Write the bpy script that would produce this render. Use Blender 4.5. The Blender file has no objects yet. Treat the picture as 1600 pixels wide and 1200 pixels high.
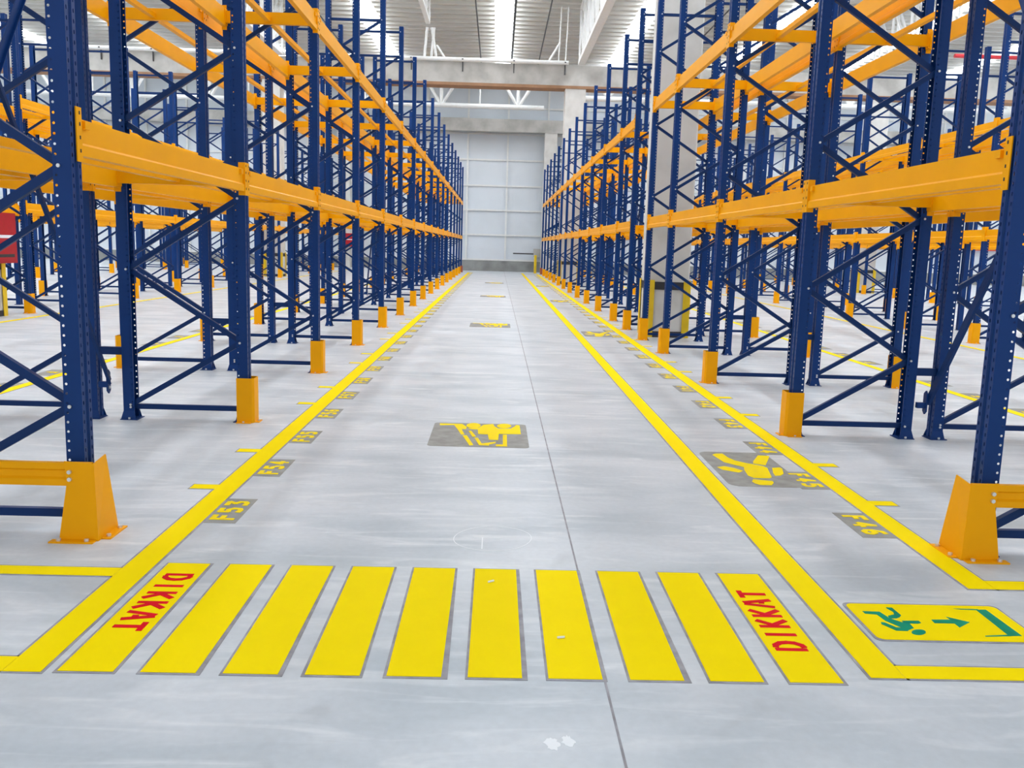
import bpy, bmesh, math, random
from mathutils import Vector, Matrix
random.seed(7)
SC = bpy.context.scene
COL = SC.collection
# ---------------------------------------------------------------- camera
F_PX, PITCH, YAW, ROLL, CAM_H = 1392.27, 0.1524, 0.0201, 0.0290, 1.4335
fw = Vector((math.sin(YAW)*math.cos(PITCH), math.cos(YAW)*math.cos(PITCH), -math.sin(PITCH)))
rt = Vector((math.cos(YAW), -math.sin(YAW), 0)); up = rt.cross(fw)
r2 = rt*math.cos(ROLL)+up*math.sin(ROLL); u2 = up*math.cos(ROLL)-rt*math.sin(ROLL)
cam = bpy.data.objects.new('camera', bpy.data.cameras.new('camera')); COL.objects.link(cam)
cam.matrix_world = Matrix(((r2.x,u2.x,-fw.x,0),(r2.y,u2.y,-fw.y,0),(r2.z,u2.z,-fw.z,CAM_H),(0,0,0,1)))
cam.data.sensor_width = 36; cam.data.lens = F_PX/1600*36; cam.data.clip_end = 300
SC.camera = cam
# ---------------------------------------------------------------- world, daylight, exposure
W = bpy.data.worlds.new('daylight'); SC.world = W; W.use_nodes = True
W.node_tree.nodes['Background'].inputs[0].default_value = (0.86,0.93,1.0,1)
W.node_tree.nodes['Background'].inputs[1].default_value = 1.3
SKY_EMIT = 11.5
SC.view_settings.view_transform = 'Standard'; SC.view_settings.look = 'None'
SC.view_settings.gamma = 1; SC.view_settings.use_curve_mapping = False
SC.view_settings.exposure = -0.2
# ---------------------------------------------------------------- materials
def mat(name, col, rough=.5, metal=0, var=.0, scale=8, emit=0, bump=0, col2=None, detail=4, spec=.5, lo=.35, hi=.65):
    m = bpy.data.materials.new(name); m.use_nodes = True
    nt = m.node_tree; b = nt.nodes['Principled BSDF']
    b.inputs['Roughness'].default_value = rough; b.inputs['Metallic'].default_value = metal
    b.inputs['Specular IOR Level'].default_value = spec
    if col2 is None: col2 = tuple(c*(1-var) for c in col)
    tc = nt.nodes.new('ShaderNodeTexCoord'); nz = nt.nodes.new('ShaderNodeTexNoise')
    nz.inputs['Scale'].default_value = scale; nz.inputs['Detail'].default_value = detail
    nt.links.new(tc.outputs['Object'], nz.inputs['Vector'])
    cr = nt.nodes.new('ShaderNodeValToRGB')
    cr.color_ramp.elements[0].position = lo; cr.color_ramp.elements[1].position = hi
    cr.color_ramp.elements[0].color = (*col2,1); cr.color_ramp.elements[1].color = (*col,1)
    nt.links.new(nz.outputs['Fac'], cr.inputs['Fac']); nt.links.new(cr.outputs['Color'], b.inputs['Base Color'])
    if bump:
        bp = nt.nodes.new('ShaderNodeBump'); bp.inputs['Strength'].default_value = bump
        nt.links.new(nz.outputs['Fac'], bp.inputs['Height']); nt.links.new(bp.outputs['Normal'], b.inputs['Normal'])
    if emit:
        b.inputs['Emission Color'].default_value = (0.93,0.97,1,1); b.inputs['Emission Strength'].default_value = emit
    return m
M = dict(
    blue = mat('blue_powder_coat', (.002,.037,.180), .42, var=.12, scale=3, spec=.22),
    blue_dark = mat('blue_brace_coat', (.003,.030,.135), .45, var=.12, scale=3, spec=.22),
    orange = mat('orange_powder_coat', (.98,.42,.0), .42, var=.06, scale=2, spec=.14),
    guard = mat('guard_orange_coat', (.98,.42,.0), .45, var=.07, scale=3, spec=.14),
    yellow = mat('yellow_floor_paint', (1.0,.76,.0), .62, var=.02, scale=6, spec=.03),
    faded = mat('worn_yellow_paint', (1.0,.76,.0), .6, col2=(.95,.72,.03), scale=22, spec=.03),
    ygreen = mat('yellow_guard_paint', (.85,.58,.01), .45, var=.1),
    primer = mat('grey_primer', (.27,.265,.25), .7, col2=(.35,.35,.33), scale=9, spec=.2),
    edge = mat('paint_outline', (.36,.35,.38), .7, col2=(.24,.23,.25), scale=14),
    red = mat('red_stencil_paint', (.78,.0,.015), .5, var=.12, scale=12, spec=.07),
    redcab = mat('red_cabinet', (.45,.005,.015), .4, var=.1),
    green = mat('green_sign_paint', (.0,.30,.18), .5, var=.2, scale=14, spec=.07),
    steel = mat('zinc_bolt', (.75,.76,.78), .35, metal=.6, var=.1),
    white = mat('white_steel', (.80,.81,.80), .45, var=.06),
    wall = mat('wall_panel', (.70,.75,.80), .5, var=.05, scale=.8),
    concrete = mat('cast_concrete', (.50,.49,.46), .85, col2=(.36,.35,.325), scale=1.7, detail=8, bump=.1, lo=.3, hi=.6),
    precast = mat('pale_column_concrete', (.68,.67,.64), .85, col2=(.52,.51,.48), scale=1.5, detail=8, bump=.08, lo=.25, hi=.55),
    plinth = mat('plinth_concrete', (.33,.34,.33), .85, col2=(.22,.225,.22), scale=1.4, detail=8, lo=.3, hi=.62),
    wood = mat('brown_formwork', (.36,.20,.11), .8, var=.2, scale=3),
    roof = mat('roof_sheet', (.70,.695,.655), .5, var=.08, scale=.6),
    sky = mat('skylight_panel', (.9,.93,1), .5, emit=SKY_EMIT),
    dark = mat('dark_metal', (.03,.03,.035), .5, var=.1),
    chalk = mat('chalk', (.86,.88,.91), .9, var=.04),
    redpipe = mat('red_pipe', (.62,.03,.04), .4, var=.05),
    brown = mat('red_brown_paint', (.42,.10,.04), .5, var=.1),
)
# floor: pale power-floated concrete with cloudy tone, trowel streaks and wear
def floor_mat():
    m = bpy.data.materials.new('floor_concrete'); m.use_nodes = True
    nt = m.node_tree; b = nt.nodes['Principled BSDF']; L = nt.links.new
    tc = nt.nodes.new('ShaderNodeTexCoord')
    def noise(sc, det, sx=1, sy=1, dist=0):
        mp = nt.nodes.new('ShaderNodeMapping'); mp.inputs['Scale'].default_value = (sx,sy,1)
        n = nt.nodes.new('ShaderNodeTexNoise'); n.inputs['Scale'].default_value = sc; n.inputs['Detail'].default_value = det
        n.inputs['Distortion'].default_value = dist
        L(tc.outputs['Object'], mp.inputs['Vector']); L(mp.outputs['Vector'], n.inputs['Vector']); return n
    def ramp(n, a, ca, c, cc):
        r = nt.nodes.new('ShaderNodeValToRGB'); r.color_ramp.elements[0].position = a; r.color_ramp.elements[1].position = c
        r.color_ramp.elements[0].color = (*ca,1); r.color_ramp.elements[1].color = (*cc,1); L(n.outputs['Fac'], r.inputs['Fac']); return r
    def mix(a, bb, fac, mode='MIX'):
        x = nt.nodes.new('ShaderNodeMixRGB'); x.blend_type = mode
        if isinstance(fac, float): x.inputs[0].default_value = fac
        else: L(fac, x.inputs[0])
        L(a, x.inputs[1])
        if isinstance(bb, tuple): x.inputs[2].default_value = (*bb,1)
        else: L(bb, x.inputs[2])
        return x.outputs[0]
    base = ramp(noise(.9,5,1,2.2,.6), .32, (.46,.51,.555), .68, (.64,.67,.71))
    streak = ramp(noise(3,6,.5,2.5,1.2), .52, (0,0,0), .78, (1,1,1))
    c = mix(base.outputs[0], (.84,.85,.87), mix(streak.outputs[0], (0,0,0), .35))
    dirt = ramp(noise(1.3,7,1,1,2.), .60, (0,0,0), .80, (1,1,1))
    c = mix(c, (.40,.42,.44), mix(dirt.outputs[0], (0,0,0), .55))
    fine = ramp(noise(30,5,1,1), .2, (.93,.93,.93), .8, (1.03,1.03,1.03))
    c = mix(c, fine.outputs[0], 1.0, 'MULTIPLY')
    L(c, b.inputs['Base Color'])
    rr = ramp(noise(2.2,4,1,1), .3, (.33,.33,.33), .7, (.5,.5,.5)); L(rr.outputs[0], b.inputs['Roughness'])
    b.inputs['Specular IOR Level'].default_value = .45
    return m
M['floor'] = floor_mat()
# ---------------------------------------------------------------- mesh helpers
def add_poly(bm, pts, mi=0):
    vs = [bm.verts.new(p) for p in pts]
    f = bm.faces.new(vs); f.material_index = mi; return f
def add_box(bm, x0,x1,y0,y1,z0,z1, mi=0):
    v = [bm.verts.new(p) for p in [(x0,y0,z0),(x1,y0,z0),(x1,y1,z0),(x0,y1,z0),(x0,y0,z1),(x1,y0,z1),(x1,y1,z1),(x0,y1,z1)]]
    for q in ((0,3,2,1),(4,5,6,7),(0,1,5,4),(1,2,6,5),(2,3,7,6),(3,0,4,7)):
        f = bm.faces.new([v[i] for i in q]); f.material_index = mi
def add_prism(bm, poly, a, b, axis='z', mi=0):
    """extrude a 2D polygon between a and b along the axis"""
    def P(p, t):
        return (p[0],p[1],t) if axis=='z' else ((p[0],t,p[1]) if axis=='y' else (t,p[0],p[1]))
    lo = [bm.verts.new(P(p,a)) for p in poly]; hi = [bm.verts.new(P(p,b)) for p in poly]
    n = len(poly)
    for f in (bm.faces.new(lo), bm.faces.new(hi)): f.material_index = mi
    for i in range(n):
        f = bm.faces.new((lo[i],lo[(i+1)%n],hi[(i+1)%n],hi[i])); f.material_index = mi
def add_bar(bm, p, q, prof, side=Vector((0,1,0)), mi=0):
    """sweep a 2D profile (u across, v along side) from p to q"""
    p = Vector(p); q = Vector(q); d = (q-p).normalized(); s = (side-d*side.dot(d)).normalized(); u = s.cross(d)
    A = [bm.verts.new(p+u*a+s*b) for a,b in prof]; B = [bm.verts.new(q+u*a+s*b) for a,b in prof]
    n = len(prof)
    for f in (bm.faces.new(A), bm.faces.new(B)): f.material_index = mi
    for i in range(n):
        f = bm.faces.new((A[i],A[(i+1)%n],B[(i+1)%n],B[i])); f.material_index = mi
def ring(n, r): return [(r*math.cos(2*math.pi*i/n), r*math.sin(2*math.pi*i/n)) for i in range(n)]
def add_rod(bm, p, q, r, n=10, mi=0):
    d = Vector(q)-Vector(p); s = Vector((0,0,1)) if abs(d.normalized().z)<.9 else Vector((1,0,0))
    add_bar(bm, p, q, ring(n, r), s, mi)
def mesh(name, bm, *mats, smooth=False):
    bmesh.ops.recalc_face_normals(bm, faces=bm.faces)
    me = bpy.data.meshes.new(name); bm.to_mesh(me); bm.free()
    for m in mats: me.materials.append(M[m])
    if smooth:
        for p in me.polygons: p.use_smooth = True
    return me
def build(fn, *a, **k):
    bm = bmesh.new(); fn(bm, *a, **k); return bm
def obj(name, me, parent=None, loc=(0,0,0), rz=0):
    o = bpy.data.objects.new(name, me); COL.objects.link(o)
    o.location = loc; o.rotation_euler = (0,0,rz)
    if parent: o.parent = parent
    return o
def tag(o, label=None, cat=None, group=None, kind=None):
    if label: o['label'] = label
    if cat: o['category'] = cat
    if group: o['group'] = group
    if kind: o['kind'] = kind
    return o
def thing(name, label, cat, loc=(0,0,0), rz=0, group=None):
    return tag(obj(name, None, None, loc, rz), label, cat, group)
def dup(src, loc, rz, label, group=None):
    """copy a thing together with its parts and their sub-parts"""
    r = src.copy(); COL.objects.link(r); r.location = loc; r.rotation_euler = (0,0,rz)
    r['label'] = label
    if group: r['group'] = group
    for ch in src.children:
        c = ch.copy(); COL.objects.link(c); c.parent = r
        for g in ch.children:
            d = g.copy(); COL.objects.link(d); d.parent = c
    return r
def struct(name, me, loc=(0,0,0)): return tag(obj(name, me, None, loc), kind='structure')
ORD = ['zeroth','first','second','third','fourth','fifth','sixth','seventh','eighth','ninth','tenth','eleventh','twelfth',
       'thirteenth','fourteenth','fifteenth','sixteenth','seventeenth','eighteenth','nineteenth','twentieth']
def ordn(n):
    if n <= 20: return ORD[n]
    tens = {2:'twenty',3:'thirty',4:'forty'}[n//10]
    return ({2:'twentieth',3:'thirtieth',4:'fortieth'}[n//10]) if n%10==0 else tens+'-'+ORD[n%10]
# ================================================================ SETTING
XW, YF, YB, ZR = 34, -8, 53, 10.9
bm = bmesh.new(); add_box(bm, -XW,XW,YF,YB+.3,-.3,0); struct('floor', mesh('floor', bm, 'floor'))
bm = bmesh.new(); add_box(bm, .394,.402,YF,YB,0,.0012)
struct('trim_1', mesh('floor_joint', bm, 'edge'))
# back wall: concrete plinth, white panels, posts and rails
bm = bmesh.new(); add_box(bm, -XW,XW,YB,YB+.25,.62,ZR+.3)
wb = struct('wall_back', mesh('wall_back', bm, 'wall'))
bm = bmesh.new(); x=-32.0
add_box(bm, -XW,XW,YB-.06,YB+.25,0,.62)
struct('baseboard_back', mesh('plinth', bm, 'plinth'))
bm = bmesh.new()
x = -1.87-2.3*14
while x < XW: add_box(bm, x-.05,x+.05,YB-.12,YB+.01,.62,ZR); x += 2.3
for z in (.66,2.10,3.52,4.92,6.38,7.84,9.3): add_box(bm, -XW,XW,YB-.085,YB+.01,z-.045,z+.045)
struct('trim_2', mesh('wall_rails', bm, 'white'))
# roof: folded sheet with ridges across the hall, skylight strips along it
SKX = [.05+5.75*n for n in range(-5,6)]; SW = .41
YS = YF+.72*18
def roof_strip(bm, x0, x1, y=YF, ye=YB):
    p = .72
    while y < ye-.01:
        pts = [(y,ZR),(y+.24,ZR),(y+.28,ZR+.2),(y+.68,ZR+.2),(y+p,ZR)]
        for a,b in zip(pts, pts[1:]):
            if a[0] >= YB: break
            add_poly(bm, [(x0,a[0],a[1]),(x1,a[0],a[1]),(x1,b[0],b[1]),(x0,b[0],b[1])])
        y += p
bm = bmesh.new(); edges = [-XW]+[v for s in SKX for v in (s-SW,s+SW)]+[XW]
for a,b in zip(edges[::2], edges[1::2]): roof_strip(bm, a, b)
YE = lambda s: YF+.72*81
for s in SKX: roof_strip(bm, s-SW, s+SW, YF, YS); roof_strip(bm, s-SW, s+SW, YE(s), YB)
for i in range(18): add_box(bm, -XW,XW, 33.9+.72*i,34.0+.72*i, ZR-.12,ZR-.005)
struct('ceiling', mesh('ceiling', bm, 'roof'))
for i,s in enumerate(SKX):
    bm = bmesh.new(); roof_strip(bm, s-SW, s+SW, YS, YE(s))
    struct('window_%d'%(i+1), mesh('skylight', bm, 'sky'))
# concrete beams across the hall
def cross_beam(n, y0, y1, z0, z1, wood):
    bm = bmesh.new(); add_box(bm, -XW,XW,y0,y1,z0,z1)
    if wood: add_box(bm, -XW,XW,y0-.015,y1+.015,z0-.11,z0, 1)
    struct('trim_%d'%n, mesh('concrete_beam', bm, 'concrete','wood'))
cross_beam(3, 36.0,36.7, 7.70,8.46, True)
cross_beam(4, 51.9,52.5, 7.86,8.55, False)
cross_beam(5, 14.9,15.6, 7.70,8.46, True)
# columns
def column(x0, x1, y0, y1, h, label, guard=True):
    t = thing('concrete_column', label, 'column', ((x0+x1)/2,(y0+y1)/2,0)); t['kind'] = 'thing'
    w, d = (x1-x0)/2, (y1-y0)/2
    bm = bmesh.new(); c=.02
    add_prism(bm, [(-w+c,-d),(w-c,-d),(w,-d+c),(w,d-c),(w-c,d),(-w+c,d),(-w,d-c),(-w,-d+c)], 0, h)
    obj('shaft', mesh('column_shaft', bm, 'precast'), t)
    if guard:
        for z0,z1 in ((.80,.93),(.0,.10)):
            bm = bmesh.new()
            add_box(bm, -w-.012,w+.012,-d-.012,-d,z0,z1); add_box(bm, -w-.012,w+.012,d,d+.012,z0,z1)
            add_box(bm, -w-.012,-w,-d,d,z0,z1); add_box(bm, w,w+.012,-d,d,z0,z1)
            o = obj('steel_band', mesh('column_band', bm, 'dark'), t); o['label'] = 'black steel band round the column'
        for sx in (-1,1):
            for sy in (-1,1):
                bm = bmesh.new(); k=.11
                xa,ya = sx*(w+.014), sy*(d+.014)
                add_box(bm, *sorted((xa,xa+sx*.01)), *sorted((ya+sy*.01,ya-sy*k)), .0,.96)
                add_box(bm, *sorted((xa,xa-sx*k)), *sorted((ya,ya+sy*.01)), .0,.96)
                o = obj('corner_guard', mesh('column_guard', bm, 'ygreen'), t); o['label'] = 'yellow corner guard'
    return t
column(2.54,3.22, 14.95,15.75, 7.7, 'nearest thick pale concrete column inside the row right of the aisle')
column(2.47,3.28, 36.02,36.68, 7.59, 'concrete column carrying the brown-edged beam, right of the aisle')
column(2.50,3.22, 51.95,52.6, 7.86, 'farthest concrete column beside the back wall, right of the aisle', False)
column(-9.28,-8.53, 14.92,15.66, 7.7, 'concrete column behind the near red cabinet at the left edge')
column(-9.30,-8.60, 36.02,36.68, 7.59, 'concrete column far left, seen behind the second left racks')
column(-9.2,-8.5, 51.95,52.6, 7.86, 'concrete column at the back wall carrying the far red cabinet', False)
column(14.56,15.26, 36.02,36.68, 7.59, 'concrete column with yellow guards far right behind the racks')
# roof girders and tube trusses
def girder(x, y0, y1, zb, zt, label, w=.13):
    t = thing('roof_girder', label, 'girder', (x,y0,zb))
    L = y1-y0; H = zt-zb
    bm = bmesh.new(); add_box(bm,-w,w,0,L,0,.16); obj('bottom_chord', mesh('chord', bm,'white'), t)
    bm = bmesh.new(); add_box(bm,-w,w,0,L,H-.14,H); obj('top_chord', mesh('chord', bm,'white'), t)
    n = max(1,int(L/1.5)); st = L/n
    sq = [(-.035,-.035),(.035,-.035),(.035,.035),(-.035,.035)]
    for i in range(n+1):
        yy = min(max(i*st,.04),L-.04)
        for q in (-1,1):
            bm = bmesh.new(); add_bar(bm, (q*w*.7,yy,.16), (q*w*.7,yy,H-.14), sq)
            obj('web_post', mesh('web_post', bm,'white'), t)
            if i<n:
                bm = bmesh.new(); add_bar(bm, (q*w*.7,i*st+.04,.16), (q*w*.7,(i+1)*st-.04,H-.14), sq, Vector((1,0,0)))
                obj('web_diagonal', mesh('web_diagonal', bm,'white'), t)
for x,nm in ((3.05,'white steel roof girder running along above the right racks'),(14.5,'white steel roof girder far out to the right'),(-8.55,'white steel roof girder above the second left racks')):
    girder(x, 16.0, 35.9, 8.47, 10.6, nm)
girder(-2.85, 16.0, 35.3, 9.65, 10.7, 'slimmer white roof girder above the first left racks', .08)
def truss(xa, xb, y, zb, zt, node0, pitch, label, r=.075):
    t = thing('tube_truss', label, 'truss', (0,y,zb)); H = zt-zb
    bm = bmesh.new(); add_rod(bm,(xa,0,0),(xb,0,0),r,14); obj('bottom_tube', mesh('tube', bm,'white',smooth=False), t)
    bm = bmesh.new(); add_rod(bm,(xa,0,H),(xb,0,H),r*.8,14); obj('top_tube', mesh('tube', bm,'white'), t)
    x = node0
    def part(nm, p, q, rr):
        obj(nm, mesh(nm, build(add_rod, p, q, rr, 8),'white'), t)
    while x > xa+pitch: x -= pitch
    while x < xb-.8:
        part('web_post', (x,0,0),(x,0,H),r*.7)
        for q in (-1,1):
            if xa < x+q*1.0 < xb: part('web_diagonal', (x,0,0),(x+q*1.05,0,H),r*.65)
        if x+pitch/2 < xb: part('web_post', (x+pitch/2,0,0),(x+pitch/2,0,H),.045)
        x += pitch
    return t
truss(-30, 2.3, 50.0, 8.92, 10.55, -3.25, 4.15, 'white tube truss in front of the back wall, left of the right column', .13)
truss(3.3, 30, 47.0, 9.02, 10.6, 5.4, 4.15, 'white tube truss seen right of the brown-edged beam column', .13)
truss(-30, 2.5, 50.4, 10.2, 10.7, -2, 6, 'upper white tube truss close under the far roof', .05)
# service tube on top of the near beam with black clamps
t = thing('ceiling_tube', 'long white tube lying along the top of the brown-edged concrete beam', 'pipe', (0,35.85,8.52))
bm = bmesh.new(); add_rod(bm,(-30,0,0),(2.55,0,0),.075,14); obj('tube', mesh('tube', bm,'white'), t)
for i in range(14):
    x = 2.42-1.98*i
    bm = bmesh.new(); add_box(bm,x-.018,x+.018,.075,.14,-.42,-.07); add_box(bm,x-.03,x+.03,-.09,.14,-.02,.02)
    o = obj('clamp', mesh('clamp', bm,'dark'), t); o['label'] = 'black strap clamp'
for p,q,r in [((x,0,0),(x+(.1 if x<-2.6 else -.2),0,1.13),.05) for x in (-3.02,-2.75,-2.55)]+[((-2.45,0,.05),(-1.95,.3,0),.04),((-2.55,0,.5),(-2.2,0,0),.04)]\
        +[((x,0,0),(x+.06,0,2.05),.025) for x in (2.15,2.42)]+[((1.75,0,0),(2.2,0,.75),.04)]:
    obj('bracket_strut', mesh('bracket_strut', build(add_rod,p,q,r,8),'white'), t)
tag(obj('fire_main', mesh('pipe', build(add_rod,(17.5,0,0),(30,0,0),.075,12),'redpipe'), None, (0,35.8,9.25)),
    'red fire main running across high up at the far right', 'pipe')
for i,(x,z) in enumerate(((.42,10.1),(1.75,10.35),(-1.05,10.35),(-7.3,10.3),(8.3,10.3))):
    tag(obj('ceiling_conduit', mesh('conduit', build(add_rod,(0,14,0),(0,49,0),.028 if i else .045,8),'dark'), None, (x,0,z)),
        ['dark conduit running along just under the middle skylight','thin dark conduit between middle skylight and right girder',
         'thin dark conduit between middle skylight and left girder','thin dark conduit over the second left racks','thin dark conduit over the right racks'][i], 'conduit')
for i,y in enumerate((31.2,33.4)):
    bm = bmesh.new(); add_box(bm,-30,30,-.03,.03,-.05,.05)
    tag(obj('purlin', mesh('purlin', bm,'dark'), None, (0,y,ZR-.08)), ('nearer' if i==0 else 'farther')+' thin dark line of purlin across the roof', 'purlin')
# red band and equipment by the back wall
bm = bmesh.new(); add_box(bm,18.5,33,-.05,.05,-.17,.17)
tag(obj('wall_rail', mesh('rail', bm,'redpipe'), None, (0,52.6,2.18)), 'red rail along the back wall at the far right', 'rail')
bm = bmesh.new(); add_prism(bm, ring(12,.075), 0, 1.02); add_prism(bm, ring(12,.09), 0,.02)
tag(obj('bollard', mesh('bollard', bm,'ygreen'), None, (2.13,50.6,0)), 'yellow bollard standing at the end of the right rack row', 'bollard')
t = thing('hose_reel', 'grey reel box with a bar low on the back wall, right side', 'reel', (2.0,52.75,1.12))
bm = bmesh.new(); add_box(bm,.1,.62,-.2,.1,-.22,.25); obj('box', mesh('reel_box', bm,'concrete'), t)
bm = bmesh.new(); add_rod(bm,(-1.1,-.05,-.05),(.1,-.05,-.05),.035); obj('bar', mesh('reel_bar', bm,'dark'), t)
def red_cabinet(x, y, z0, z1, label, w=.4, rz=0, d=.12):
    t = thing('fire_cabinet', label, 'fire cabinet', (x,y,z0), rz); h = z1-z0
    bm = bmesh.new(); add_box(bm,-w,w,-.12,.12,0,h); obj('case', mesh('cabinet_case', bm,'redcab'), t)
    bm = bmesh.new(); add_box(bm,-w+.03,w-.03,-.132,-.121,.03,h-.03); d = obj('door', mesh('cabinet_door', bm,'redcab'), t)
    bm = bmesh.new(); add_box(bm,-w*.6,w*.75,-.136,-.133,h*.5,h*.56); obj('sign_strip', mesh('strip', bm,'chalk'), d)
    bm = bmesh.new(); add_box(bm,-w*.7,w*.7,-.136,-.133,h*.12,h*.18); obj('vent', mesh('vent', bm,'dark'), d)
red_cabinet(-8.40, 15.29, .92, 1.76, 'red fire cabinet on the column at the left picture edge', .37, math.pi/2)
red_cabinet(-8.55, 51.80, 1.2, 1.95, 'small red fire cabinet on the column by the back wall, left')
bm = bmesh.new(); add_box(bm,-.05,.05,-.05,.05,0,.9); add_box(bm,-.09,.09,-.09,.09,0,.02)
tag(obj('guard_post', mesh('guard_post', bm,'ygreen'), None, (-8.52,14.35,0)), 'yellow square post under the near red cabinet at left', 'post')
# ================================================================ RACKS
Y0, BAY, PW, DEP, HT = 4.17, 2.8, .1, .98, 5.6
PITCHH = .0457
# --- perforated upright: outer face at x=0, flanges run to x=.085
def strip_holes(bm, fx, w0, w1, hc, hw, hh):
    """sheet strip from w0 to w1 with a column of holes centred at hc; fx(w,z) gives the 3D point"""
    n = int((HT-.06)/PITCHH); zb = .03
    def q(*p): bm.faces.new([bm.verts.new(fx(*a)) for a in p])
    q((w0,0),(w1,0),(w1,zb),(w0,zb)); zt = zb+n*PITCHH; q((w0,zt),(w1,zt),(w1,HT),(w0,HT))
    for i in range(n):
        a = zb+i*PITCHH; b = a+PITCHH; c = (a+b)/2
        o = [(w0,a),(hc,a),(w1,a),(w1,c),(w1,b),(hc,b),(w0,b),(w0,c)]
        k = .72
        h = [(hc-hw*k,c-hh*k),(hc,c-hh),(hc+hw*k,c-hh*k),(hc+hw,c),(hc+hw*k,c+hh*k),(hc,c+hh),(hc-hw*k,c+hh*k),(hc-hw,c)]
        ov = [bm.verts.new(fx(*p)) for p in o]; hv = [bm.verts.new(fx(*p)) for p in h]
        for j in range(8): bm.faces.new((ov[j],ov[(j+1)%8],hv[(j+1)%8],hv[j]))
def upright_holed(bm):
    for s in (-1,1):
        strip_holes(bm, lambda w,z: (w,s*.05,z), .056,.085,.0705,.0062,.0062)
        strip_holes(bm, lambda w,z: (0,s*w,z), .017,.05,.034,.0055,.0105)
        add_poly(bm, [(0,s*.05,0),(.056,s*.05,0),(.056,s*.05,HT),(0,s*.05,HT)])
        add_poly(bm, [(.085,s*.05,0),(.085,s*.038,0),(.085,s*.038,HT),(.085,s*.05,HT)])
        add_poly(bm, [(0,s*.017,0),(.009,s*.011,0),(.009,s*.011,HT),(0,s*.017,HT)])
    add_poly(bm, [(.009,-.011,0),(.009,.011,0),(.009,.011,HT),(.009,-.011,HT)])
    bmesh.ops.remove_doubles(bm, verts=bm.verts, dist=1e-5)
CPROF = [(0,-.05),(0,-.016),(.009,-.011),(.009,.011),(0,.016),(0,.05),(.085,.05),(.085,.036),(.08,.036),(.08,.045),(.005,.045),(.005,.018),
         (.014,.013),(.014,-.013),(.005,-.018),(.005,-.045),(.08,-.045),(.08,-.036),(.085,-.036),(.085,-.05)]
def upright_plain(bm): add_prism(bm, CPROF, 0, HT)
ME = {}
ME['up_h'] = mesh('upright_perforated', build(upright_holed), 'blue')
ME['up_p'] = mesh('upright_plain', build(upright_plain), 'blue')
def foot(bm):
    add_box(bm, -.02,.115,-.075,.075,0,.006)
    add_prism(bm, [(-.012,-.056),(.09,-.056),(.09,.056),(-.012,.056)], .006,.012)
    for y in (-.066,.066): add_rod(bm, (.05,y,.006),(.05,y,.02),.009,6,1)
    for s in (-1,1): add_poly(bm, [(-.018,s*.062,.006),(.1,s*.062,.006),(.085,s*.0515,.07),(0,s*.0515,.07)])
ME['foot'] = mesh('foot_plate', build(foot), 'blue','steel')
U = [(-.02,-.016),(.02,-.016),(.02,.016),(.014,.016),(.014,-.010),(-.014,-.010),(-.014,.016),(-.02,.016)]
def brace(bm, a, b, bolts=True, yo=0):
    add_bar(bm, (a[0],yo,a[1]), (b[0],yo,b[1]), U, Vector((0,1,0)))
    if bolts:
        for p in (a,b):
            for s in (-1,1): add_rod(bm, (p[0],s*.0495,p[1]), (p[0],s*.057,p[1]), .009, 8, 1)
XL_, XH_ = .058, DEP-.058
LZ = [.12,1.18,2.29,3.39,4.50]; HZ = [.63,1.74,2.84,3.95,5.05]
DIAG = []
for i in range(5):
    DIAG.append(((XL_,LZ[i]),(XH_,HZ[i])))
    if i < 4: DIAG.append(((XH_,HZ[i]),(XL_,LZ[i+1])))
TIES = [.10,5.05,5.50]
def shift_y(i): return .012 if i%2 else -.012
ME['diag'] = [mesh('brace', build(brace, a, b, True, shift_y(i)), 'blue_dark','steel') for i,(a,b) in enumerate(DIAG)]
ME['tie'] = [mesh('tie', build(brace, (XL_,z), (XH_,z), True, .0), 'blue_dark','steel') for z in TIES]
def frame_far(bm):
    for s in (0,1):
        pts = CPROF if s==0 else [(DEP-x,-y) for x,y in CPROF]
        add_prism(bm, pts, 0, HT)
        x = 0 if s==0 else DEP-.1
        add_box(bm, x-.01,x+.11,-.07,.07,0,.01)
    sq = [(-.02,-.014),(.02,-.014),(.02,.014),(-.02,.014)]
    for i,(a,b) in enumerate(DIAG): add_bar(bm, (a[0],shift_y(i),a[1]), (b[0],shift_y(i),b[1]), sq, Vector((0,1,0)), 1)
    for z in TIES: add_bar(bm, (XL_,0,z),(XH_,0,z), sq, Vector((0,1,0)), 1)
ME['frame_far'] = mesh('upright_frame', build(frame_far), 'blue','blue_dark')
ROWS = {  # name: (low X, aisle sign of front, description)
    'LA': (-2.92,'first row left of the aisle'), 'LB': (-4.10,'second row left of the aisle'),
    'RA': (2.38,'first row right of the aisle'), 'RB': (3.53,'second row right of the aisle'),
    'LC': (-9.40,'third row left of the aisle'), 'LD': (-10.58,'fourth row left of the aisle'),
    'RC': (8.35,'third row right of the aisle'), 'RD': (9.52,'fourth row right of the aisle'),
    'LE': (-15.88,'fifth row left of the aisle'), 'LF': (-17.06,'sixth row left of the aisle'),
    'RE': (14.42,'fifth row right of the aisle'), 'RF': (15.60,'sixth row right of the aisle')}
START = dict(LA=0,LB=0,RA=0,RB=0,LC=3,LD=4,RC=3,RD=4,LE=7,LF=8,RE=7,RF=8)
def row_ys(r):
    ys = [Y0+BAY*k for k in range(17)]
    if r in ('RA','LC'):
        i = 4; ys[i:i+1] = [14.40,16.24]
    ys = [y for y in ys if y >= Y0+BAY*START[r]-.01]
    return ys
def gap(r, a, b):   # bays broken by a concrete column have no beams
    return (r in ('RA','LC') and a < 14.6 < b+.01 and b > 15 and abs(a-14.40)<.01)
FRAMES = {}
proto = None; protofar = None
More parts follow.
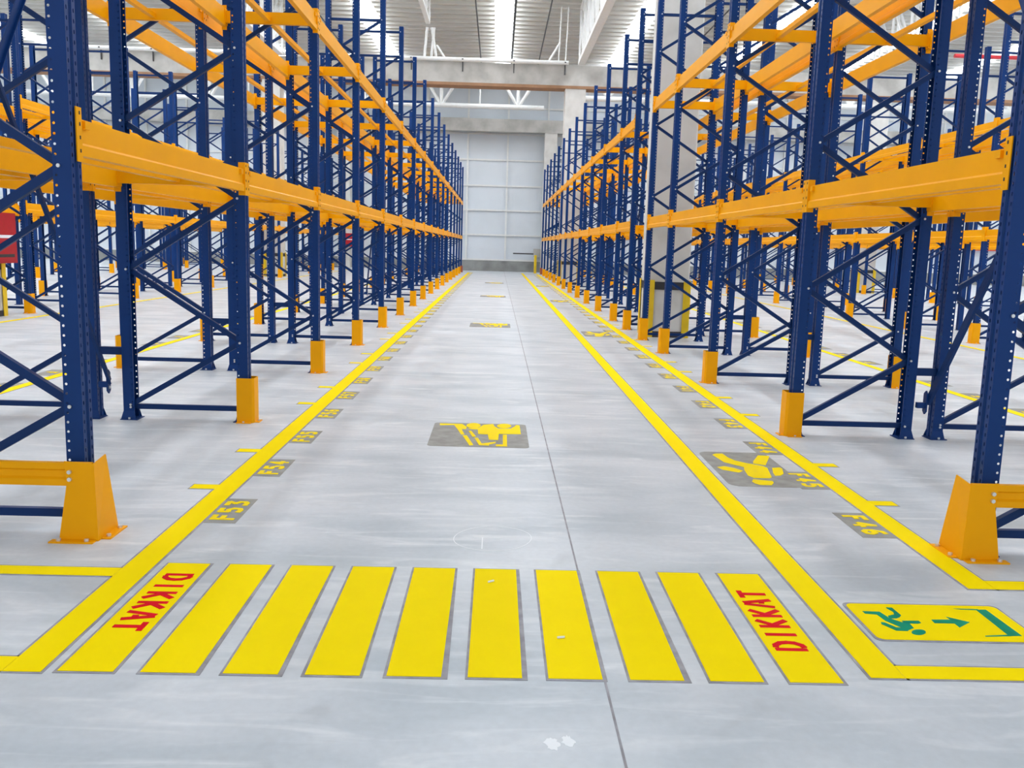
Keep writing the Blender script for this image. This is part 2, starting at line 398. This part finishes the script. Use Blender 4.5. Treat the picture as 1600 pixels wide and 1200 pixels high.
for r,(x0,desc) in ROWS.items():
    ys = row_ys(r)
    for k,y in enumerate(ys):
        lab = 'blue perforated upright frame, %s from the near end, %s' % (ordn(k+1), desc) if START[r]==0 else \
              'blue upright frame, %s of those in view, %s' % (ordn(k+1), desc)
        yc = y+PW/2
        near = (r in ('LA','RA','LB','RB') and y < 24) or (r in ('LC','RC') and y < 19)
        if near:
            if proto is None:
                t = thing('upright_frame', lab, 'rack frame', (x0,yc,0))
                for s in (0,1):
                    u = obj('upright', ME['up_h'], t, (0 if s==0 else DEP,0,0), 0 if s==0 else math.pi)
                    f = obj('foot_plate', ME['foot'], u)
                for z,m in zip(TIES, ME['tie']): obj('tie_bar', m, t)
                for m in ME['diag']: obj('diagonal_brace', m, t)
                proto = t
                t['group'] = 'upright frames, '+desc
            else: t = dup(proto, (x0,yc,0), 0, lab, 'upright frames, '+desc)
        else:
            if protofar is None:
                t = tag(obj('upright_frame', ME['frame_far'], None, (x0,yc,0)), lab, 'rack frame'); protofar = t
                t['group'] = 'upright frames, '+desc
            else: t = dup(protofar, (x0,yc,0), 0, lab, 'upright frames, '+desc)
        FRAMES[(r,k)] = t
# --- beams
BP = [(-.048,0),(0,0),(.0,.048),(-.013,.060),(-.013,.168),(-.048,.168)]
def beam_bar(bm, L): add_prism(bm, BP, 0, L, 'y')
def connector(bm, s):   # s=-1: near end (y=0), s=1: far end; face plate reaches over the upright
    for (y0,y1,x0,x1) in ((0,.0478,.0005,.006),(-.006,0,-.046,.006)):
        a,b = sorted((s*y0,s*y1)); add_box(bm, x0,x1,a,b,-.03,.215)
    for z in (.02,.08,.14,.19):
        a,b = sorted((s*.012,s*.02)); add_box(bm, .006,.0085,a,b,z-.008,z+.008, 1)
def clip(bm, s):
    a,b = sorted((-s*.045,-s*.095)); add_box(bm, -.013,.004,a,b,.125,.160)
def beam_meshes(L):
    return (mesh('beam_bar', build(beam_bar, L), 'orange'),
            mesh('connector', build(connector, -1), 'orange','dark'), mesh('connector', build(connector, 1), 'orange','dark'),
            mesh('clip', build(clip, -1), 'orange'), mesh('clip', build(clip, 1), 'orange'))
def far_beam(bm, L):
    beam_bar(bm, L)
    for s,y in ((-1,0),(1,L)):
        a,b = sorted((y,y+s*.0478)); add_box(bm, .0005,.006,a,b,-.03,.215)
        a,b = sorted((y,y-s*.006)); add_box(bm, -.046,.006,a,b,-.03,.215)
PB = {}; PF = {}
LEV = (('lower',1.795),('upper',3.61))
cands = []
for r,(x0,desc) in ROWS.items():
    ys = row_ys(r)
    for k in range(len(ys)-1):
        if gap(r, ys[k], ys[k+1]): continue
        L = round(ys[k+1]-ys[k]-PW, 3); y = ys[k]+PW
        for lv,z in LEV:
            for side in (0,1):       # 0 low-X side facing -X, 1 high-X side facing +X
                front = (side==1) == r.startswith('L') if r[1] in 'ACE' else (side==0) == r.startswith('L')
                cands.append((r,k,y,L,lv,z,side,front,x0,desc))
dist = lambda c: math.hypot(c[8], c[2]+1.4)*(1.0 if c[7] else 1.12)
cands.sort(key=dist)
indiv = cands[:300]; rest = cands[300:]
LDIR = {True:'aisle-side', False:'rear'}
for (r,k,y,L,lv,z,side,front,x0,desc) in indiv:
    k0 = k+1
    lab = '%s %s orange beam, %s %s, %s' % (lv, LDIR[front], ordn(k0), 'bay' if START[r]==0 else 'visible bay', desc)
    g = 'orange %s beams, %s' % (lv, desc)
    if side: loc, rz = (x0+DEP+.001,y,z), 0
    else: loc, rz = (x0-.001,y+L,z), math.pi
    if y < 22 and r in ('LA','RA','LB','RB'):
        if L not in PB:
            bb,c0,c1,k1,k2 = beam_meshes(L)
            t = thing('rack_crossbeam', lab, 'beam', loc, rz, g)
            b = obj('beam_bar', bb, t)
            e0 = obj('end_connector', c0, t); e1 = obj('end_connector', c1, t, (0,L,0))
            obj('safety_clip', k1, e0); obj('safety_clip', k2, e1)
            PB[L] = t
        else: dup(PB[L], loc, rz, lab, g)
    else:
        if L not in PF:
            PF[L] = tag(obj('rack_crossbeam', mesh('rack_crossbeam', build(far_beam, L), 'orange'), None, loc, rz), lab, 'beam', g)
        else: dup(PF[L], loc, rz, lab, g)
bm = bmesh.new()
for (r,k,y,L,lv,z,side,front,x0,desc) in rest:
    X = x0+DEP+.001 if side else x0-.001; s = 1 if side else -1
    add_prism(bm, [(X+s*a,z+b) for a,b in BP], y, y+L, 'y')
    for yy in (y-.048,y+L): add_box(bm, *sorted((X,X+s*.006)), yy,yy+.048, z-.03,z+.215)
tag(obj('distant_pallet_beams', mesh('distant_beams', bm, 'orange')), 'remaining orange beams in the outer and distant rack rows', 'beams', kind='stuff')
# --- cross bars between front and rear beam, and centre bars along each bay
def xbar(bm):
    L = DEP-.1; add_prism(bm, [(-.025,0),(.025,0),(.025,.035),(.019,.045),(.019,.115),(-.025,.115)], 0, L, 'x')
ME['xbar'] = mesh('cross_bar', build(xbar), 'orange')
def lugs(bm):
    for x in (0,DEP-.1): add_box(bm, x-.004,x+.004,-.04,.04,-.02,.14)
ME['lug'] = mesh('lug', build(lugs), 'orange')
def cbar(bm, L): add_prism(bm, [(-.026,0),(.026,0),(.026,.045),(-.026,.045)], 0, L, 'y')
pc = {}
for r,(x0,desc) in ROWS.items():
    if r in ('LE','LF','RE','RF'): continue
    ys = row_ys(r)
    for k in range(1,len(ys)):
        if gap(r, ys[k-1], ys[k]): continue
        y = ys[k]
        for lv,z in LEV:
            loc = (x0+.05, y-.045, z+.03)
            lab = '%s orange cross bar at the %s frame, %s' % (lv, ordn(k+1), desc)
            if 'x' not in pc:
                t = thing('cross_bar', lab, 'cross bar', loc, 0, '%s orange cross bars, %s' % (lv,desc))
                obj('bar', ME['xbar'], t); obj('end_lug', ME['lug'], t); pc['x'] = t
            else: dup(pc['x'], loc, 0, lab, '%s orange cross bars, %s' % (lv,desc))
            L = round(y-.07-(ys[k-1]+.03), 3); L = round(L, 2)
            loc = (x0+DEP/2, y-.07-L, z+.05)
            if k==1: L2 = L-.1; loc = (loc[0], y-.07-L2, loc[2])
            else: L2 = L
            L2 = round(L2,2)
            lab = '%s slim orange centre bar in the %s bay, %s' % (lv, ordn(k), desc)
            g = '%s slim orange centre bars, %s' % (lv,desc)
            if L2 not in pc:
                pc[L2] = tag(obj('centre_bar', mesh('centre_bar', build(cbar, L2), 'orange'), None, loc), lab, 'centre bar', g)
            else: dup(pc[L2], loc, 0, lab, g)
# --- protectors in front of the aisle-side uprights
def protector(bm):     # outer side towards +x, wraps upright; origin at face centre of upright
    o = [(-.085,-.075),(.035,-.075),(.052,-.058),(.052,.058),(.035,.075),(-.085,.075)]
    i = [(-.085,.070),(.033,.070),(.047,.056),(.047,-.056),(.033,-.070),(-.085,-.070)]
    add_prism(bm, o+i, 0, .355)
def prot_base(bm):
    for s in (-1,1): add_box(bm, -.085,.03,*sorted((s*.075,s*.105)),0,.006)
    add_box(bm, .052,.085,-.05,.05,0,.006)
    for p in ((-.03,.09),(-.03,-.09),(.068,0)): add_rod(bm, (p[0],p[1],.006),(p[0],p[1],.014),.009,6,1)
ME['prot'] = mesh('protector_shell', build(protector), 'guard'); ME['protb'] = mesh('protector_base', build(prot_base), 'guard','steel')
ME['protlow'] = mesh('low_protector', build(protector), 'brown')
pp = None
for r,(x0,desc) in ROWS.items():
    ys = row_ys(r)
    outer_hi = r in ('LA','RB','LC','RD','LE','RF')
    for k,y in enumerate(ys):
        if START[r]==0 and k==0: continue
        X = x0+DEP if outer_hi else x0
        loc = (X,y+.05,0); rz = 0 if outer_hi else math.pi
        lab = 'orange post protector on the %s frame, %s' % (ordn(k+1), desc)
        g = 'orange post protectors, '+desc
        if k==len(ys)-1 and r in ('LA','RA'):
            tag(obj('post_protector', ME['protlow'], None, loc, rz), 'red-brown post protector at the far end, '+desc, 'post protector'); continue
        if pp is None:
            t = thing('post_protector', lab, 'post protector', loc, rz, g)
            obj('shell', ME['prot'], t); obj('base_plate', ME['protb'], t); pp = t
        else: dup(pp, loc, rz, lab, g)
# --- spacers tying back-to-back rows, and spine bracing
def spacer_mesh(w):
    bm = bmesh.new(); add_box(bm, 0,w,-.02,.02,-.03,.03)
    for x in (-.02,w+.014): add_box(bm, x,x+.006,-.05,.05,-.06,.06)
    return mesh('row_spacer', bm, 'blue_dark')
for ra,rb,xs,w,side in (('LA','LB',-3.12,.20,'left'),('RA','RB',3.36,.17,'right')):
    me = spacer_mesh(w); p0 = None
    ys = [Y0+BAY*k for k in range(12)]
    for k,y in enumerate(ys):
        if side=='right' and k==4: continue
        for z in (.54,):
            lab = 'blue spacer joining the two %s rack rows, %s from the near end' % (side, ordn(k+1))
            loc = (xs,y+.05,z); g = 'blue row spacers on the '+side
            if p0 is None: p0 = tag(obj('row_spacer', me, None, loc), lab, 'spacer', g)
            else: dup(p0, loc, 0, lab, g)
def spine(xc, ya, yb, z0, z1, label):
    t = thing('spine_brace', label, 'bracing', (xc,ya,0))
    L = yb-ya; pr = [(-.03,-.012),(.03,-.012),(.03,-.006),(-.024,-.006),(-.024,.012),(-.03,.012)]
    bm = bmesh.new(); add_bar(bm, (-.02,0,z0),(-.02,L,z1),pr,Vector((1,0,0))); obj('diagonal_bar', mesh('spine_bar', bm,'blue'), t)
    bm = bmesh.new(); add_bar(bm, (.02,0,z1),(.02,L,z0),pr,Vector((1,0,0))); obj('diagonal_bar', mesh('spine_bar', bm,'blue_dark'), t)
    for y,z in ((0,z0),(L,z0),(0,z1),(L,z1)):
        bm = bmesh.new()
        add_prism(bm, [(y-.028,z-.07),(y,z-.095),(y+.028,z-.07),(y+.028,z+.07),(y,z+.095),(y-.028,z+.07)], -.006,.006,'x')
        add_box(bm, -.07,.0,y-.018,y+.018,z-.045,z+.0)
        for dz in (-.045,.045): add_rod(bm,(.006,y,z+dz),(.012,y,z+dz),.012,8,1)
        obj('gusset_plate', mesh('gusset', bm,'blue','steel'), t)
for sx,side in ((-3.03,'left'),(3.45,'right')):
    for n,(a,b) in enumerate(((0,1),(6,7),(12,13))):
        spine(sx, Y0+BAY*a+.05, Y0+BAY*b+.0, .30, 4.35, ['nearest','second','farthest'][n]+' crossed blue spine bracing between the two %s rack rows' % side)
# --- heavy corner guards and end rail
def corner_guard(x, hi, label):
    s = 1 if hi else -1     # aisle lies towards s
    t = thing('corner_guard', label, 'corner guard', (x,4.10,0), 0)
    bm = bmesh.new()
    # end plate (faces the camera, widens towards the floor) and aisle plate, folded from one sheet
    def solid(pts, off):
        hi = [tuple(Vector(p)+Vector(off)) for p in pts]; n = len(pts)
        add_poly(bm, pts); add_poly(bm, hi)
        for i in range(n): add_poly(bm, [pts[i],pts[(i+1)%n],hi[(i+1)%n],hi[i]])
    solid([(-.10*s,-.01,0),(.0788*s,-.01,0),(.0718*s,-.01,.375),(-.06*s,-.01,.385),(-.052*s,-.01,.28)], (0,.006,0))
    solid([(.085*s,-.01,0),(.085*s,.215,0),(.066*s,.15,.385),(.078*s,-.01,.375)], (-.006*s,0,0))
    obj('angle_plate', mesh('angle_plate', bm,'guard'), t)
    bm = bmesh.new()
    add_box(bm, *sorted((-.13*s,.075*s)), -.055,-.011, 0,.007); add_box(bm, *sorted((.086*s,.13*s)), .02,.215, 0,.007)
    for p in ((-.09*s,-.034),(.04*s,-.034),(.108*s,.05),(.108*s,.18)): add_rod(bm,(p[0],p[1],.007),(p[0],p[1],.018),.011,6,1)
    obj('base_plate', mesh('guard_base', bm,'guard','steel'), t)
    bm = bmesh.new()
    for z in (.30,.335): add_rod(bm,(-.035*s,-.022,z),(-.035*s,-.01,z),.010,8)
    o = obj('bolt', mesh('guard_bolt', bm,'steel'), t)
corner_guard(-1.94, True, 'orange corner guard at the near end of the left rack row by the aisle')
corner_guard(2.36, False, 'orange corner guard at the near end of the right rack row by the aisle')
corner_guard(-4.10, False, 'orange corner guard at the outer end of the left end rail')
corner_guard(4.51, True, 'orange corner guard at the outer end of the right end rail')
def end_rail(x0, x1, label):
    bm = bmesh.new()
    add_prism(bm, [(0,.265),(.03,.265),(.03,.375),(0,.375),(0,.345),(.012,.335),(.012,.305),(0,.295)], x0, x1, 'x')
    tag(obj('end_rail', mesh('end_rail', bm,'guard'), None, (0,4.098,0)), label, 'rail')
end_rail(-4.08,-1.88,'orange rail across the near end of the left racks')
end_rail(2.30,4.49,'orange rail across the near end of the right racks')
# ================================================================ FLOOR PAINT
def slab(bm, poly, z0, z1, mi=0): add_prism(bm, poly, z0, z1, 'z', mi)
def rect(x0,x1,y0,y1): return [(x0,y0),(x1,y0),(x1,y1),(x0,y1)]
Z0,Z1,Z2,Z3 = .0002,.0016,.003,.0042
# stencil alphabet: strokes in a unit cell (u right 0..1, v up 0..1)
G = {'D':[[(.1,0),(.1,1)],[(.42,.98),(.62,.95),(.88,.75),(.95,.5),(.88,.25),(.62,.05),(.42,.02)]],
 'I':[[(.5,0),(.5,1)]],
 'K':[[(.12,0),(.12,1)],[(.88,1),(.30,.52),(.90,0)]],
 'A':[[(.0,0),(.40,1)],[(.62,1),(1,0)],[(.58,.36),(.78,.36)]],
 'T':[[(.0,.93),(.95,.93)],[(.5,.93),(.5,0)]],
 'F':[[(.12,0),(.12,1)],[(.12,.93),(.9,.93)],[(.12,.5),(.7,.5)]],
 '0':[[(.12,.2),(.12,.8),(.35,.97),(.65,.97),(.88,.8),(.88,.2),(.65,.03),(.35,.03),(.12,.2)]],
 '1':[[(.25,.75),(.55,.97),(.55,0)]],
 '2':[[(.1,.78),(.35,.96),(.7,.96),(.88,.75),(.8,.5),(.1,.07),(.92,.07)]],
 '3':[[(.1,.93),(.88,.93),(.5,.58),(.85,.42),(.85,.15),(.6,.04),(.1,.06)]],
 '4':[[(.62,0),(.62,.97),(.08,.32),(.95,.32)]],
 '5':[[(.88,.94),(.15,.94),(.15,.56),(.6,.6),(.88,.4),(.8,.1),(.5,.03),(.1,.08)]],
 '6':[[(.8,.95),(.4,.9),(.12,.5),(.12,.2),(.4,.04),(.8,.1),(.88,.3),(.7,.5),(.15,.45)]],
 '7':[[(.08,.94),(.9,.94),(.4,0)]],
 '8':[[(.5,.54),(.15,.72),(.3,.96),(.7,.96),(.85,.72),(.5,.54),(.12,.28),(.3,.03),(.7,.03),(.88,.28),(.5,.54)]],
 '9':[[(.2,.05),(.6,.1),(.88,.5),(.88,.8),(.6,.96),(.2,.9),(.12,.7),(.3,.5),(.85,.55)]]}
def stroke(bm, pts, w, tf, z0, z1, mi=0):
    for i,(a,b) in enumerate(zip(pts, pts[1:])):
        z1 += .00012; dx,dy = b[0]-a[0], b[1]-a[1]; l = math.hypot(dx,dy) or 1; nx,ny = -dy/l*w/2, dx/l*w/2; ex,ey = dx/l*w*.25, dy/l*w*.25
        slab(bm, [tf(a[0]+nx-ex,a[1]+ny-ey),tf(b[0]+nx+ex,b[1]+ny+ey),tf(b[0]-nx+ex,b[1]-ny+ey),tf(a[0]-nx-ex,a[1]-ny-ey)], z0, z1, mi)
def write(t, part, m, s, cx, cy, size, adv, rdir, z0, z1, w=.2, cw=.62):
    """letters of height size, centred at cx,cy; rdir=+1 reads away from the camera with tops to -X, -1 reads towards it with tops to +X"""
    n = len(s)
    for i,ch in enumerate(s):
        bm = bmesh.new(); u0 = (i-(n-1)/2)*adv-size*cw/2
        for si,st in enumerate(G[ch]):
            P = [(u0+p[0]*size*cw, (p[1]-.5)*size) for p in st]
            stroke(bm, P, size*w, (lambda u,v: (cx-rdir*v, cy+rdir*u)), z0, z1+si*.0009)
        obj(part, mesh(part, bm, m), t)['label'] = 'painted character '+ch
# crossing stripes
for i in range(10):
    x0 = -1.425+.2722*i+ (.005 if i>6 else 0); x1 = x0+.183; y0 = 2.80+.003*i-.001*i; y1 = 3.818+.002*i
    cat = ['leftmost yellow crossing stripe with red stencilled lettering'] if i==0 else ['rightmost yellow crossing stripe with red stencilled lettering'] if i==9 else ['plain yellow crossing stripe, %s from the left' % ordn(i+1)]
    t = thing('crossing_stripe', cat[0], 'floor stripe', (0,0,0), 0, 'yellow crossing stripes')
    bm = bmesh.new(); e = .009
    slab(bm, [(x0-e-.006*(i<5)*random.random(),y0-e-.004),(x1+e+.016*random.random(),y0-e-.004),(x1+e+.006*random.random(),y1+e),(x0-e,y1+e)], Z0, Z1)
    o = obj('outline', mesh('stripe_outline', bm,'edge'), t); o['label'] = 'dark dusty outline of the stripe'
    bm = bmesh.new(); slab(bm, rect(x0,x1,y0,y1), Z1, Z2); obj('paint', mesh('stripe_paint', bm,'yellow'), t)
    if i in (0,9):
        if i==0: write(t,'letter','red','DIKKAT',(x0+x1)/2+.005,3.40,.108,.100,-1,Z2,Z3,.21,.64)
        else: write(t,'letter','red','DIKKAT',(x0+x1)/2-.005,3.345,.108,.100,1,Z2,Z3,.21,.64)
# painted lines
def line(poly_list, label, e=.011, m='yellow'):
    t = thing('floor_line', label, 'floor line')
    bm = bmesh.new()
    for p in poly_list:
        cx = sum(q[0] for q in p)/len(p); cy = sum(q[1] for q in p)/len(p)
        slab(bm, [(q[0]+(0 if abs(q[0])<2.3 and abs(cx)>2.4 else math.copysign(e,q[0]-cx)), q[1]+math.copysign(e,q[1]-cy)) for q in p], Z0*.5, Z1*.9)
    obj('outline', mesh('line_outline', bm,'edge'), t)
    bm = bmesh.new()
    for p in poly_list: slab(bm, p, Z1*.95, Z2)
    obj('paint', mesh('line_paint', bm, m), t)
line([rect(-1.60,-1.475,2.79,49)], 'long yellow line along the foot of the left racks')
line([rect(-6,-1.602,3.65,3.745)], 'upper short yellow line meeting the left long line')
line([rect(-6,-1.602,2.79,2.895)], 'lower yellow line leaving the left crossing corner')
line([rect(1.325,1.445,2.862,50)], 'long yellow line right of the crossing, dividing off the walkway')
line([rect(1.447,6,2.862,2.955)], 'yellow line running right from the walkway divider in the foreground')
line([rect(2.115,2.235,3.715,49)], 'long yellow line along the foot of the right racks')
line([rect(2.237,6,3.715,3.815)], 'yellow line running right in front of the right corner guard')
line([rect(-4.52,-4.42,4,49)], 'yellow line beside the second left rack row')
line([rect(-8.02,-7.92,9,49)], 'yellow line beside the third left rack row')
line([rect(4.95,5.05,4,49)], 'yellow line beside the second right rack row')
line([rect(7.85,7.95,9,49)], 'yellow line beside the third right rack row')
# ticks and bay labels
def tick(x0,x1,y,label,g):
    t = thing('floor_tick', label, 'floor tick', (0,0,0), 0, g)
    bm = bmesh.new(); slab(bm, rect(x0,x1,y-.055,y+.055), Z0*.3, Z1*.8); obj('outline', mesh('tick_outline', bm,'edge'), t)
    bm = bmesh.new(); slab(bm, rect(x0+(.008 if x0<0 else 0),x1-(0 if x0<0 else .008),y-.045,y+.045), Z1*.85, Z2*.9); obj('paint', mesh('tick_paint', bm,'yellow'), t)
def bay_label(cx, y, txt, rdir, label, g, w=.165, L=.44):
    t = thing('bay_number', label, 'floor number', (0,0,0), 0, g)
    bm = bmesh.new(); slab(bm, rect(cx-w/2,cx+w/2,y-L/2,y+L/2), Z0*.4, Z1*.7); o = obj('patch', mesh('number_patch', bm,'primer'), t)
    write(t, 'numeral', 'faded', txt, cx-rdir*.005, y, .112, .125, rdir, Z1*.75, Z2, .25, .7)
n = 0; seen = 0
for k in range(16):
    for j in range(3):
        y = Y0+BAY*k+.455+.933*j
        bay_label(-1.385, y, 'F%d'%(53+n), 1, 'grey floor patch with yellow number F%d beside the left line'%(53+n), 'bay numbers on the left')
        if 46-n > 0:
            bay_label(2.02, y, 'F%02d'%(46-n) if 46-n>9 else 'F0%d'%(46-n), -1, 'grey floor patch with yellow number F%02d beside the right line'%(46-n), 'bay numbers on the right', .185)
        if j < 2 and k < 14:
            yt = y+.45
            tick(-1.755,-1.602,yt,'short yellow tick left of the left line, next beyond number F%d'%(53+n),'ticks on the left line')
            tick(2.237,2.39,yt-.02,'short yellow tick right of the right line, next beyond number F%02d'%(46-n),'ticks on the right line')
        n += 1
for side,cx,rd,sx in (('left',-4.63,-1,-4.3),('right',5.16,1,4.8)):
    m = 0
    for k in range(1,8):
        for j in range(3):
            m += 1
            bay_label(cx, Y0+BAY*k+.455+.933*j, 'E%d'%(10+m) if False else 'F', rd, 'grey patch beside the outer %s aisle line, %s along'%(side,ordn(m)), 'outer aisle patches on the '+side, .2)
# pictogram helpers
def poly_part(name, polys, m, t, z0, z1, tf, label=None):
    bm = bmesh.new()
    for i,p in enumerate(polys): slab(bm, [tf(*q) for q in p], z0, z1+.00012*i)
    o = obj(name, mesh(name, bm, m), t)
    if label: o['label'] = label
    return o
def ell(cx,cy,rx,ry,n=20): return [(cx+rx*math.cos(2*math.pi*i/n), cy+ry*math.sin(2*math.pi*i/n)) for i in range(n)]
def rrect(x0,x1,y0,y1,r=.04,n=5):
    P=[]
    for cx,cy,a0 in ((x1-r,y1-r,0),(x0+r,y1-r,90),(x0+r,y0+r,180),(x1-r,y0+r,270)):
        for i in range(n+1):
            a = math.radians(a0+90*i/n); P.append((cx+r*math.cos(a),cy+r*math.sin(a)))
    return P
# forklift pictogram (x right, y away)
def forklift(y, label):
    t = thing('forklift_sign', label, 'floor sign', (-.09,y,0), 0, 'forklift pictograms')
    tf = lambda x,yy: (x,yy)
    poly_part('patch', [rrect(-.385,.355,-.47,.39,.04)], 'primer', t, Z0, Z1, tf)
    P = [[(-0.343,0.35),(-0.225,0.354),(-0.161,0.348),(-0.121,0.235),(-0.125,0.148),(-0.159,0.144),(-0.128,-0.053),(-0.154,-0.062),(-0.19,0.14),(-0.226,0.304),(-0.338,0.279)],
         [(-0.143,-0.087),(-0.11,-0.083),(-0.051,-0.412),(-0.079,-0.43)],
         [(-0.01,0.302),(-0.016,0.248),(-0.037,0.207),(-0.065,0.19),(-0.094,0.2),(-0.116,0.236),(-0.126,0.288),(-0.12,0.342),(-0.099,0.385),(-0.071,0.403),(-0.041,0.392),(-0.018,0.355)],
         [(-0.112,0.177),(-0.022,0.212),(0.011,0.334),(0.09,0.38),(0.101,0.28),(0.132,0.197),(0.231,0.209),(0.26,0.283),(0.276,0.356),(0.304,0.349),(0.306,0.006),(0.136,-0.005),(0.129,-0.228),(0.06,-0.22),(0.051,-0.031),(-0.024,-0.024),(-0.031,0.142),(-0.09,0.152)],
         [(0.237,0.315),(0.229,0.268),(0.207,0.232),(0.178,0.216),(0.149,0.225),(0.128,0.256),(0.12,0.301),(0.128,0.348),(0.15,0.386),(0.179,0.402),(0.209,0.393),(0.23,0.361)],
         [(0.166,-0.034),(0.197,-0.03),(0.195,-0.437),(0.113,-0.437),(0.113,-0.379),(0.164,-0.374)],
         [(-0.102,0.083),(-0.081,0.092),(-0.038,-0.122),(-0.065,-0.135)],
         [(-0.05,-0.171),(-0.024,-0.161),(0.009,-0.361),(0.113,-0.29),(0.109,-0.335),(0.064,-0.385),(0.062,-0.423),(-0.009,-0.413)]]
    poly_part('symbol', P, 'faded', t, Z1, Z2, tf, 'yellow forklift truck symbol')
for i in range(4): forklift(6.76+9.65*i, ['nearest','second nearest','third nearest','farthest'][i]+' grey floor patch with yellow forklift symbol in the aisle')
def walker(y, label):
    t = thing('walkway_sign', label, 'floor sign', (1.78,y,0), 0, 'walking person pictograms')
    tf = lambda x,yy: (x,yy)
    poly_part('patch', [rrect(-.29,.20,-.49,.46,.08)], 'primer', t, Z0, Z1*.9, tf)
    P = [[(-0.203,0.36),(-0.171,0.399),(-0.119,0.404),(-0.11,0.288),(-0.084,0.199),(-0.028,0.133),(0.071,0.05),(0.087,0.003),(0.041,-0.247),(0.02,-0.275),(-0.084,-0.281),(-0.106,-0.215),(-0.091,-0.075),(-0.07,0.012),(-0.136,0.092),(-0.173,0.139)],
         [(-0.258,-0.007),(-0.202,0.023),(-0.143,-0.027),(-0.105,-0.095),(-0.145,-0.146),(-0.19,-0.113),(-0.24,-0.077)],
         [(0.043,0.186),(0.132,0.376),(0.211,0.362),(0.145,0.196),(0.097,0.077),(0.024,0.12)],
         [(0.121,0.006),(0.177,0.024),(0.184,-0.012),(0.151,-0.145),(0.116,-0.199),(0.075,-0.21),(0.086,-0.128)],
         [(-0.124,-0.372),(-0.1,-0.315),(0.015,-0.348),(0.01,-0.391),(-0.022,-0.451),(-0.094,-0.449),(-0.117,-0.414)]]
    poly_part('symbol', P, 'faded', t, Z1*.95, Z2*.98, tf, 'yellow walking figure symbol')
for i in range(4): walker(5.86+9.35*i, ['nearest','second nearest','third nearest','farthest'][i]+' grey floor patch with yellow walking figure, right of the aisle')
# emergency exit sign on the floor
t = thing('exit_floor_sign', 'yellow floor sign with green running figure, arrow and doorway', 'floor sign', (1.485,3.165,0))
tf = lambda x,y: (x,y)
poly_part('outline', [rrect(-.012,.642,-.004,.366,.03)], 'edge', t, Z0, Z1, tf)
poly_part('paint', [rrect(0,.632,.009,.354,.03)], 'yellow', t, Z1, Z2, tf)
run = [[(0.043,0.271),(0.06,0.272),(0.113,0.269),(0.127,0.206),(0.136,0.196),(0.159,0.169),(0.188,0.176),(0.183,0.116),(0.15,0.093),(0.134,0.119),(0.098,0.182),(0.09,0.242),(0.045,0.248)],
         [(0.16,0.316),(0.184,0.314),(0.188,0.238),(0.175,0.22),(0.155,0.206),(0.125,0.203),(0.13,0.229),(0.163,0.246),(0.17,0.272),(0.159,0.307)],
         [(0.165,0.183),(0.235,0.186),(0.236,0.167),(0.222,0.159),(0.173,0.159)],
         [(0.074,0.165),(0.089,0.162),(0.115,0.118),(0.167,0.115),(0.147,0.087),(0.102,0.088),(0.069,0.147)]]
poly_part('running_figure', run, 'green', t, Z2, Z3, tf, 'green running figure')
poly_part('head', [[(0.213,0.079),(0.207,0.069),(0.196,0.06),(0.184,0.054),(0.173,0.052),(0.163,0.053),(0.156,0.058),(0.153,0.066),(0.156,0.076),(0.163,0.086),(0.173,0.095),(0.185,0.101),(0.197,0.103),(0.207,0.102),(0.214,0.097),(0.216,0.089)]], 'green', t, Z2, Z3, tf)
poly_part('arrow', [[(0.293,0.2),(0.373,0.204),(0.369,0.233),(0.44,0.183),(0.372,0.13),(0.371,0.168),(0.291,0.167)]], 'green', t, Z2, Z3, tf, 'green arrow')
poly_part('doorway', [[(0.534,0.312),(0.577,0.314),(0.581,0.063),(0.529,0.06)],
         [(0.443,0.319),(0.545,0.317),(0.54,0.308),(0.473,0.311)],
         [(0.433,0.056),(0.54,0.071),(0.537,0.059),(0.432,0.05)]], 'green', t, Z2, Z3, tf, 'green doorway bar')
# chalk mark, white rub marks, cigarette ends
bm = bmesh.new(); N=40
for i in range(N):
    a0,a1 = 2*math.pi*i/N, 2*math.pi*(i+1)/N
    if i in (9,10): continue
    f = lambda a,r: (.012+r*.195*math.cos(a)*(1+.03*math.sin(2*a)), 4.265+r*.19*math.sin(a)+.01*math.cos(a))
    slab(bm, [f(a0,1),f(a1,1),f(a1,.98),f(a0,.98)], 0,.0008)
slab(bm, rect(-.042,-.036,4.10,4.27),0,.0008)
slab(bm, rect(-.08,.06,4.27,4.277),0,.0008)
tag(obj('chalk_circle', mesh('chalk_circle', bm,'chalk')), 'faint white chalk circle with a line in it on the floor', 'chalk mark')
def blot(cx,cy,rx,ry,label):
    bm = bmesh.new(); P = [(cx+rx*math.cos(a)*(1+.35*random.uniform(-1,1)), cy+ry*math.sin(a)*(1+.35*random.uniform(-1,1))) for a in [2*math.pi*i/22 for i in range(22)]]
    slab(bm, P, 0, .0007); tag(obj('plaster_smear', mesh('smear', bm,'chalk')), label, 'smear')
blot(.197,2.415,.022,.030,'left white plaster smear on the floor near the bottom centre')
blot(.245,2.43,.018,.028,'right white plaster smear on the floor near the bottom centre')
for (x,y,a,lab) in ((.008,3.67,.6,'small white cigarette end on the sixth crossing stripe'),(.272,3.125,.2,'small white cigarette end on the seventh crossing stripe')):
    tag(obj('cigarette_end', mesh('cigarette_end', build(add_rod,(-.014,0,.007),(.014,0,.007),.0045,8),'chalk'), None, (x,y,0), a), lab, 'cigarette end')
